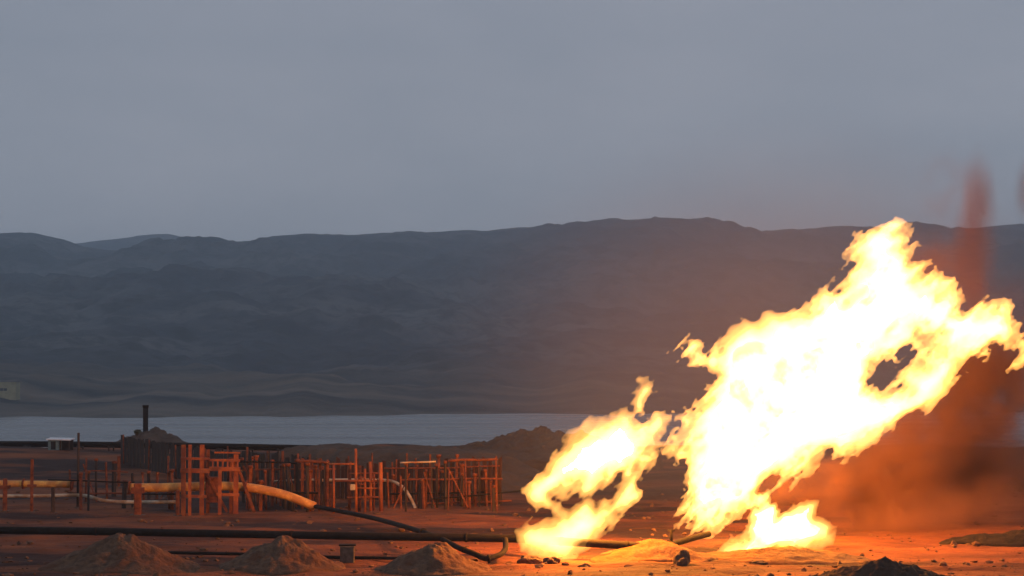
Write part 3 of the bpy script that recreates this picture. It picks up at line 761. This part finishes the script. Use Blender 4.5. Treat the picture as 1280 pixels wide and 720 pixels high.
rock(979, 692, 0.36, "dark rounded rock at the foot of the smallest flame", 5, (1.1, .9, 0.9))
rock(662, 703, 0.34, "dark rock in the scorched dirt below the left flame", 7, (1.5, 1, .7))
rock(690, 707, 0.26, "small dark rock right of the rock below the left flame", 8, (1.3, 1, .8))
rock(730, 710, 0.22, "small rock right of the left flame's foot", 9, (1.2, 1, .8))
rock(948, 706, 0.20, "flat small rock left of the rounded rock", 11, (1.8, 1, .5))

# far house on the other shore
for yq in np.arange(800, 1500, 4.0):                         # where the sight line meets the far shore
    c = at(6, 497, yq)
    if float(hill_h(np.array([c.x]), np.array([c.y]))[0]) > c.z: break
hx, hyy = c.x, c.y; hz0 = float(hill_h(np.array([hx]), np.array([hyy]))[0])
hz0 = min(hz0, c.z)
house = empty("shore_house", (hx, hyy, hz0), "pale ochre flat roofed house on the far shore at the left edge", "house")
WT = 7.2 + (c.z - hz0)
bm = bmesh.new(); box(bm, (hx, hyy, hz0 + WT / 2 - 0.5), (12.0, 8.0, WT + 1.0)); build("wall", bm, M['ochre_wall'], house)
bm = bmesh.new(); box(bm, (hx, hyy, hz0 + WT + 0.15), (12.8, 8.8, 0.32)); build("roof", bm, M['shed_roof'], house)
for k in range(3):
    x = hx - 2.2 + k * 1.75
    bm = bmesh.new(); box(bm, (x, hyy - 4.02, hz0 + WT * 0.52), (1.45, 0.08, 1.2)); fw = build("window", bm, M['dark_void'], house)
    bm = bmesh.new(); box(bm, (x, hyy - 4.1, hz0 + WT * 0.52 - 0.7), (1.7, 0.25, 0.12)); build("sill", bm, M['ochre_wall'], fw)
    del fw

# ------------------------------------------------------------------ flames: turbulent bodies of glowing gas
def poly_sdf(PX, PZ, poly):
    """signed distance to a closed outline, positive inside"""
    d2 = np.full(PX.shape, 1e9, np.float32); ins = np.zeros(PX.shape, bool)
    n = len(poly)
    for i in range(n):
        ax, az = poly[i]; bx, bz = poly[(i + 1) % n]
        ex, ez = bx - ax, bz - az
        t = np.clip(((PX - ax) * ex + (PZ - az) * ez) / (ex * ex + ez * ez + 1e-12), 0, 1)
        d2 = np.minimum(d2, (PX - ax - t * ex) ** 2 + (PZ - az - t * ez) ** 2)
        cond = (az > PZ) != (bz > PZ)
        xi = ax + (PZ - az) / (bz - az + 1e-12) * ex
        ins ^= cond & (PX < xi)
    d = np.sqrt(d2)
    return np.where(ins, d, -d)

def wmat(xs, f, m, off):
    """cubic B-spline weights from a random lattice to sample points"""
    u = xs * f + off; i = np.floor(u).astype(int); t = u - i
    W = np.zeros((len(xs), m), np.float32); r = np.arange(len(xs))
    for k, wv in enumerate(((1 - t) ** 3 / 6, (3 * t ** 3 - 6 * t ** 2 + 4) / 6, (-3 * t ** 3 + 3 * t ** 2 + 3 * t + 1) / 6, t ** 3 / 6)):
        W[r, (i + k) % m] += wv
    return W

def noise3(xs, ys_, zs, f, rg, fy=1.0):
    ys_ = ys_ * fy
    m = [int(math.ceil((a[-1] - a[0]) * f)) + 5 for a in (xs, ys_, zs)]
    G = rg.standard_normal(m).astype(np.float32)
    G = np.tensordot(wmat(xs - xs[0], f, m[0], rg.random()), G, (1, 0))
    G = np.einsum('jb,abc->ajc', wmat(ys_ - ys_[0], f, m[1], rg.random()), G, optimize=True)
    G = np.tensordot(G, wmat(zs - zs[0], f, m[2], rg.random()), (2, 1))
    return G * 1.7

def streak3(xs, ys_, zs, f, rg, k=0.8, fz=0.55):
    c = xs[1] - xs[0]; off = np.round(k * (zs - zs[0]) / c).astype(int); off = off.max() - off
    xb = xs[0] + np.arange(len(xs) + off.max() + 1) * c
    B = noise3(xb, ys_ * 0.45, zs * fz, f, rg)
    O = np.empty((len(xs), len(ys_), len(zs)), np.float32)
    for i, o in enumerate(off): O[:, :, i] = B[o:o + len(xs), :, i]
    return O

def surface_nets(F, iso, org, cell):
    S = F > iso
    nx, ny, nz = F.shape
    cnt = np.zeros((nx - 1, ny - 1, nz - 1), np.uint8)
    for a in (0, 1):
        for b in (0, 1):
            for c in (0, 1): cnt += S[a:nx - 1 + a, b:ny - 1 + b, c:nz - 1 + c]
    act = (cnt > 0) & (cnt < 8)
    ci = np.argwhere(act); n = len(ci)
    idm = np.full(act.shape, -1, np.int32); idm[act] = np.arange(n)
    acc = np.zeros((n, 3)); k = np.zeros(n)
    corners = [(a, b, c) for a in (0, 1) for b in (0, 1) for c in (0, 1)]
    fv = {c: F[ci[:, 0] + c[0], ci[:, 1] + c[1], ci[:, 2] + c[2]] for c in corners}
    for c in corners:
        for ax in range(3):
            if c[ax] == 0:
                e = list(c); e[ax] = 1; e = tuple(e)
                f0, f1 = fv[c], fv[e]; x = (f0 > iso) != (f1 > iso)
                t = np.where(x, (iso - f0) / np.where(x, f1 - f0, 1), 0)
                pt = np.tile(np.array(c, float), (n, 1)); pt[:, ax] += t
                acc[x] += pt[x]; k[x] += 1
    co = (ci + acc / k[:, None]) * cell + np.array(org)
    quads = []
    for ax in range(3):
        sl0 = [slice(1, -1)] * 3; sl1 = [slice(1, -1)] * 3
        sl0[ax] = slice(0, -1); sl1[ax] = slice(1, None)
        A, B = S[tuple(sl0)], S[tuple(sl1)]
        x = np.argwhere(A != B); sg = A[A != B]
        o = [1, 1, 1]; o[ax] = 0
        p = x + np.array(o)
        u, v = [(1, 2), (2, 0), (0, 1)][ax]
        eu = np.zeros(3, int); eu[u] = 1; ev = np.zeros(3, int); ev[v] = 1
        g_ = lambda q: idm[q[:, 0], q[:, 1], q[:, 2]]
        q4 = np.stack([g_(p - eu - ev), g_(p - ev), g_(p), g_(p - eu)], -1)
        q4[~sg] = q4[~sg][:, ::-1]
        quads.append(q4)
    return co, np.concatenate(quads)

def flame_gas_mat(name, rgb, s):
    m = bpy.data.materials.new(name); m.use_nodes = True
    t = m.node_tree; t.nodes.clear()
    o = t.nodes.new("ShaderNodeOutputMaterial"); e = t.nodes.new("ShaderNodeEmission")
    e.inputs["Color"].default_value = (*rgb, 1); e.inputs["Strength"].default_value = s
    t.links.new(e.outputs[0], o.inputs["Volume"])
    return m

def flame_core_mat(name, rgb, s):
    m = bpy.data.materials.new(name); m.use_nodes = True
    t = m.node_tree; t.nodes.clear()
    o = t.nodes.new("ShaderNodeOutputMaterial"); e = t.nodes.new("ShaderNodeEmission")
    e.inputs["Strength"].default_value = s
    co = t.nodes.new("ShaderNodeTexCoord"); n = t.nodes.new("ShaderNodeTexNoise"); r = t.nodes.new("ShaderNodeValToRGB")
    n.inputs["Scale"].default_value = 0.55; n.inputs["Detail"].default_value = 4
    r.color_ramp.elements[0].position = 0.34; r.color_ramp.elements[0].color = (rgb[0], rgb[1], rgb[2] * 0.12, 1)     # cooler, yellower gas
    r.color_ramp.elements[1].position = 0.80; r.color_ramp.elements[1].color = (*rgb, 1)
    t.links.new(co.outputs["Object"], n.inputs["Vector"]); t.links.new(n.outputs["Fac"], r.inputs["Fac"]); t.links.new(r.outputs["Color"], e.inputs["Color"])
    t.links.new(e.outputs[0], o.inputs["Surface"])
    return m

FIRE = (1.0, 0.42, 0.085)
GAS = flame_gas_mat("flame_gas", FIRE, 2.3)
INNER = flame_gas_mat("hot_flame_gas", (1.0, 0.70, 0.22), 2.0)
CORE = flame_core_mat("flame_heart", (1.0, 0.29, 0.048), 52.0)
CORE_LEFT = flame_core_mat("bright_flame_heart", (1.0, 0.29, 0.048), 700.0)

def flame(name, Yc, outlines, holes, cell, label, seed, flat_=1.0, rough=1.0, core_iso=0.5, grow=0.0, inner_iso=0.4, core_m=None):
    rg = np.random.default_rng(seed)
    W = lambda poly: [((lambda q: (q.x, q.z))(at(px, py, Yc))) for px, py in poly]
    outs = [W(o) for o in outlines]; hls = [W(h) for h in holes]
    allp = np.array([q for o in outs for q in o])
    x0, z0 = allp.min(0) - 0.9; x1, z1 = allp.max(0) + 0.9
    xs = np.arange(x0, x1, cell); zs = np.arange(z0, z1, cell)
    PX, PZ = np.meshgrid(xs, zs, indexing='ij')
    sd = np.full(PX.shape, -1e9)
    for o in outs: sd = np.maximum(sd, poly_sdf(PX, PZ, o))
    for h in hls: sd = np.minimum(sd, -poly_sdf(PX, PZ, h))
    sd = (sd + grow).astype(np.float32)
    T = flat_ * max(0.6, float(sd.max())) + 0.9
    ys_ = np.arange(-T, T, cell)
    sh_ = (len(xs), len(ys_), len(zs))
    # turbulence drags the outline about, differently at every depth
    wx = np.zeros(sh_, np.float32); wz = np.zeros(sh_, np.float32)
    for f, a in ((0.35, 0.26), (0.9, 0.22), (2.0, 0.15), (4.2, 0.08)):
        wx += a * rough * noise3(xs, ys_, zs, f, rg); wz += a * rough * noise3(xs, ys_, zs, f, rg)
    ix = np.clip((np.arange(len(xs))[:, None, None] + wx / cell), 0, len(xs) - 1.001)
    iz = np.clip((np.arange(len(zs))[None, None, :] + wz / cell), 0, len(zs) - 1.001)
    del wx, wz
    i0 = ix.astype(np.int32); k0 = iz.astype(np.int32); fx_ = (ix - i0).astype(np.float32); fz_ = (iz - k0).astype(np.float32)
    D = (sd[i0, k0] * (1 - fx_) + sd[i0 + 1, k0] * fx_) * (1 - fz_) + (sd[i0, k0 + 1] * (1 - fx_) + sd[i0 + 1, k0 + 1] * fx_) * fz_
    del ix, iz, i0, k0, fx_, fz_
    yc = (0.55 * flat_ * noise3(xs, np.array([0.0, 1.0]), zs, 0.3, rg)[:, :1, :]).astype(np.float32)
    yy = np.abs(ys_[None, :, None].astype(np.float32) - yc) / flat_
    Fv = D - yy ** 1.25 * 0.95
    bil = np.zeros(sh_, np.float32)
    gust = np.clip(1.0 + 0.75 * noise3(xs, ys_, zs, 0.45, rg, 0.45), 0.25, 1.9)      # some edges tear, others stay smooth
    for f, a in ((0.7, 0.34), (1.4, 0.38), (2.8, 0.36), (5.2, 0.24), (8.5, 0.13)):
        bil += a * rough * (0.45 - np.abs(streak3(xs, ys_, zs, f, rg) if f > 1 else noise3(xs, ys_, zs, f, rg, 0.45)))
    for f, a in ((3.4, 0.16), (6.0, 0.13)):                  # curled lace along the torn edges
        bil += a * rough * (0.40 - np.abs(noise3(xs, ys_, zs, f, rg, 0.4)))
    Fv += bil * gust
    del bil, gust, D
    Fv[0] = Fv[-1] = -1; Fv[:, 0] = Fv[:, -1] = -1; Fv[:, :, 0] = Fv[:, :, -1] = -1
    co, q = surface_nets(Fv, 0.0, (xs[0], Yc + ys_[0], zs[0]), cell)
    b_ = Vector(((x0 + x1) / 2, Yc, max(z0 + 0.9, 0)))
    o = raw_mesh(name, co - np.array(b_), q, GAS, True, None, b_)
    tag(o, label, "flame", "burning gas flames")
    C = Fv[::2, ::2, ::2].copy()
    co, q = surface_nets(C, inner_iso, (xs[0], Yc + ys_[0], zs[0]), cell * 2)
    tag(raw_mesh("hot_gas", co - np.array(b_), q, INNER, True, o, (0, 0, 0)), kind="stuff")
    st = 4
    C = Fv[::st, ::st, ::st].copy()
    C[0] = C[-1] = -1; C[:, 0] = C[:, -1] = -1; C[:, :, 0] = C[:, :, -1] = -1
    if (C > core_iso).sum() > 3:
        co, q = surface_nets(C, core_iso, (xs[0], Yc + ys_[0], zs[0]), cell * st)
        lab = np.arange(len(co))                                # keep the one largest body of the heart
        while True:
            mn = lab[q].min(1); new = lab.copy(); np.minimum.at(new, q.ravel(), np.repeat(mn, 4)); new = new[new]
            if (new == lab).all(): break
            lab = new
        big_l = np.bincount(lab).argmax(); keep = lab == big_l
        q = q[keep[q[:, 0]]]; re_ = np.cumsum(keep) - 1; co = co[keep]; q = re_[q]
        raw_mesh("flame_core", co - np.array(b_), q, core_m or CORE, True, o, (0, 0, 0))
    print(name, sh_, len(q))
    return o

big = [(868, 668), (852, 652), (843, 636), (850, 612), (850, 580), (862, 548), (868, 520), (878, 500), (886, 470), (884, 452), (893, 436), (905, 415), (925, 399), (945, 402), (965, 389),
       (990, 384), (1020, 380), (1045, 367), (1062, 352), (1072, 335), (1068, 312), (1078, 288), (1094, 273), (1122, 270), (1137, 288), (1141, 315), (1152, 333), (1164, 333), (1170, 350),
       (1182, 362), (1190, 378), (1210, 386), (1230, 373), (1249, 371), (1250, 387), (1260, 412), (1252, 438), (1235, 437), (1215, 445), (1195, 465), (1175, 490), (1150, 520), (1125, 543),
       (1100, 558), (1075, 568), (1050, 578), (1030, 568), (1000, 578), (980, 590), (956, 605), (945, 625), (920, 634), (905, 648), (886, 664)]
wisps = [[(856, 440), (868, 433), (882, 440), (894, 428), (915, 425), (905, 475), (884, 474), (872, 462), (862, 458)],
         [(832, 543), (848, 533), (856, 548), (843, 556)], [(850, 533), (866, 520), (880, 540), (866, 552), (856, 550)], [(846, 562), (860, 556), (866, 572), (852, 576)],
         [(1256, 452), (1263, 432), (1275, 420), (1310, 410), (1310, 470), (1282, 468), (1266, 463)],
         [(836, 628), (846, 622), (856, 634), (846, 644)]]
bholes = [[(1091, 457), (1106, 453), (1116, 462), (1112, 476), (1104, 488), (1094, 485), (1087, 474)], [(1122, 452), (1138, 440), (1143, 452), (1130, 464)], [(1146, 424), (1160, 420), (1168, 430), (1152, 434)], [(1118, 476), (1126, 470), (1127, 480), (1119, 486)]]
flame("gas_flame", 95.5, [big] + wisps, bholes, 0.055, "tallest flame, a huge white yellow fireball leaning right with a torn hole", 11, 0.9, 0.95, 1.2, 0.11, 0.55)
left = [(640, 664), (657, 650), (672, 640), (657, 618), (661, 607), (680, 584), (684, 570), (707, 548), (730, 529), (750, 524), (777, 513), (790, 523), (807, 523), (820, 518), (831, 530), (825, 543), (810, 550),
        (812, 577), (800, 586), (803, 600), (806, 622), (790, 640), (773, 660), (750, 677), (723, 689), (707, 696), (673, 692), (647, 686)]
lw = [[(794, 524), (790, 503), (800, 480), (812, 478), (821, 491), (809, 499), (806, 526)]]
lholes = [[(695, 623), (722, 607), (730, 619), (740, 616), (750, 605), (772, 599), (768, 616), (750, 634), (731, 623), (710, 638)], [(650, 651), (672, 634), (690, 636), (698, 644), (680, 650), (664, 652)]]
flame("gas_flame", 86.6, [left] + lw, lholes, 0.045, "left flame, leaning right over the black pipeline with a dark gap inside", 12, 0.8, 0.75, 0.85, 0.07, 0.38, CORE_LEFT)
small = [(884, 696), (905, 680), (925, 665), (936, 646), (946, 632), (966, 628), (984, 642), (1008, 626), (1024, 630), (1018, 652), (1034, 655), (1046, 660), (1038, 682), (1004, 690), (960, 697), (920, 698)]
flame("gas_flame", 88.3, [small], [], 0.04, "smallest flame, low and wide on the sand below the tallest flame", 13, 0.8, 0.6, 0.5, 0.07, 0.25)

# ------------------------------------------------------------------ smoke lit by the fire
def smoke_mat(name, dens, color, nscale, thr, stretch=(1, 1, 1), soft=1.5):
    m = bpy.data.materials.new(name); m.use_nodes = True
    t = m.node_tree; N = t.nodes; L = t.links; N.clear()
    o = N.new("ShaderNodeOutputMaterial"); pv = N.new("ShaderNodeVolumePrincipled")
    pv.inputs["Color"].default_value = (*color, 1); pv.inputs["Density Attribute"].default_value = ""
    pv.inputs["Anisotropy"].default_value = 0.1
    tc_ = N.new("ShaderNodeTexCoord")
    ln = N.new("ShaderNodeVectorMath"); ln.operation = 'LENGTH'; L.new(tc_.outputs["Object"], ln.inputs[0])
    mr = N.new("ShaderNodeMapRange"); mr.interpolation_type = 'SMOOTHSTEP'
    mr.inputs[1].default_value = 0.98; mr.inputs[2].default_value = 0.15; mr.inputs[3].default_value = 0; mr.inputs[4].default_value = 1
    L.new(ln.outputs["Value"], mr.inputs[0])
    oi = N.new("ShaderNodeObjectInfo"); vt = N.new("ShaderNodeVectorTransform"); vt.convert_from = 'OBJECT'; vt.convert_to = 'WORLD'; vt.vector_type = 'POINT'
    L.new(tc_.outputs["Object"], vt.inputs[0])
    mpn = N.new("ShaderNodeMapping"); mpn.inputs["Scale"].default_value = stretch
    L.new(vt.outputs[0], mpn.inputs[0])
    n = N.new("ShaderNodeTexNoise"); n.inputs["Scale"].default_value = nscale; n.inputs["Detail"].default_value = 5; n.inputs["Roughness"].default_value = 0.6
    L.new(mpn.outputs[0], n.inputs["Vector"])
    m2 = N.new("ShaderNodeMapRange"); m2.inputs[1].default_value = thr; m2.inputs[2].default_value = thr + 0.22; L.new(n.outputs["Fac"], m2.inputs[0])
    a = N.new("ShaderNodeMath"); a.operation = 'MULTIPLY'; L.new(mr.outputs[0], a.inputs[0]); L.new(m2.outputs[0], a.inputs[1])
    b = N.new("ShaderNodeMath"); b.operation = 'MULTIPLY'; L.new(a.outputs[0], b.inputs[0]); b.inputs[1].default_value = dens
    L.new(b.outputs[0], pv.inputs["Density"]); L.new(pv.outputs[0], o.inputs["Volume"])
    return m
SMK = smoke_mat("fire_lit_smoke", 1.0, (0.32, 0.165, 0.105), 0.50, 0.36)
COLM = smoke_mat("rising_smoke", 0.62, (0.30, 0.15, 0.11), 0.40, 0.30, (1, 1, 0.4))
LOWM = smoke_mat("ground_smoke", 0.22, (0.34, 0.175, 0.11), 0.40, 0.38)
VEIL = smoke_mat("thin_smoke", 0.036, (0.6, 0.5, 0.45), 0.10, 0.22)

bm = bmesh.new(); bmesh.ops.create_icosphere(bm, subdivisions=3, radius=1)
PUFF = {}
for nm, mm in (("smoke", SMK), ("column", COLM), ("low", LOWM), ("veil", VEIL)):
    me = bpy.data.meshes.new("smoke_puff"); bm.to_mesh(me); me.materials.append(mm); PUFF[nm] = me
bm.free()
def puff(root, px, py, Y, rx, ry, rz_, tilt, kind, name="smoke_puff"):
    o = bpy.data.objects.new(name, PUFF[kind]); COL.objects.link(o)
    c_ = at(px, py, Y)
    if root is not None: o.parent = root; c_ = c_ - root.location
    o.location = c_; o.scale = (rx, ry, rz_); o.rotation_euler = (0, tilt, 0)
    return o
f = flat(1080, 102)
sp = empty("smoke_plume", f, "reddish brown smoke rolling off below and right of the tallest flame", "smoke")
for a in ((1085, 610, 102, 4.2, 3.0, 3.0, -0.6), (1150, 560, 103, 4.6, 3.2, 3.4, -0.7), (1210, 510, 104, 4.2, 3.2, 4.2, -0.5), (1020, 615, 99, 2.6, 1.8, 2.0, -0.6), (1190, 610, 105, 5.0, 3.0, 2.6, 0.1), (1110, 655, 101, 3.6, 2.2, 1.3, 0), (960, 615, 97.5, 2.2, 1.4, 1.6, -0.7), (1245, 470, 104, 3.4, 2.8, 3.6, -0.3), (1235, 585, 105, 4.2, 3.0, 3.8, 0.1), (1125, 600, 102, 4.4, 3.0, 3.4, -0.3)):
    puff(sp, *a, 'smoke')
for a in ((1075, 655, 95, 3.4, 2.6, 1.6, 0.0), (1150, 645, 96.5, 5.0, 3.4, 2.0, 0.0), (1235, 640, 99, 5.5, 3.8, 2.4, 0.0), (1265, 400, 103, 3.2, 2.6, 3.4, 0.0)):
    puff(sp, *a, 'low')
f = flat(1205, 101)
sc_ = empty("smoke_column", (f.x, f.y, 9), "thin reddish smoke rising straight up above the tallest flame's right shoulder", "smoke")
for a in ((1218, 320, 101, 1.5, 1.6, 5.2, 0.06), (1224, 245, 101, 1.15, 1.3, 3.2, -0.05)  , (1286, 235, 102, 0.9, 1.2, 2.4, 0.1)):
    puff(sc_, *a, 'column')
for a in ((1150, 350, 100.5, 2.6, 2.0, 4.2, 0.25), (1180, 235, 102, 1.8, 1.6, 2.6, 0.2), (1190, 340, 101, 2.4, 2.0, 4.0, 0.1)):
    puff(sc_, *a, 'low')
vl = puff(None, 1000, 455, 124, 27, 17, 18, 0, 'veil', "thin_smoke")
tag(vl, kind="stuff")

# ------------------------------------------------------------------ dusk haze over the valley
bm = bmesh.new(); box(bm, (0, 2200, 125), (5600, 5200, 300))
hz = bmesh.new(); bm.free(); bm = hz
box(bm, (0, 2250, (285 - 25) / 2), (5600, 5300, 285 + 25))
hm = bpy.data.materials.new("valley_haze"); hm.use_nodes = True
t = hm.node_tree; t.nodes.clear()
o_ = t.nodes.new("ShaderNodeOutputMaterial"); pv = t.nodes.new("ShaderNodeVolumePrincipled")
pv.inputs["Density"].default_value = 0.00025; pv.inputs["Density Attribute"].default_value = ""
pv.inputs["Color"].default_value = (0.66, 0.84, 1.0, 1)
t.links.new(pv.outputs[0], o_.inputs["Volume"])
hz = build("haze", bm, hm, None, (0, 0, 0))
tag(hz, kind="stuff")
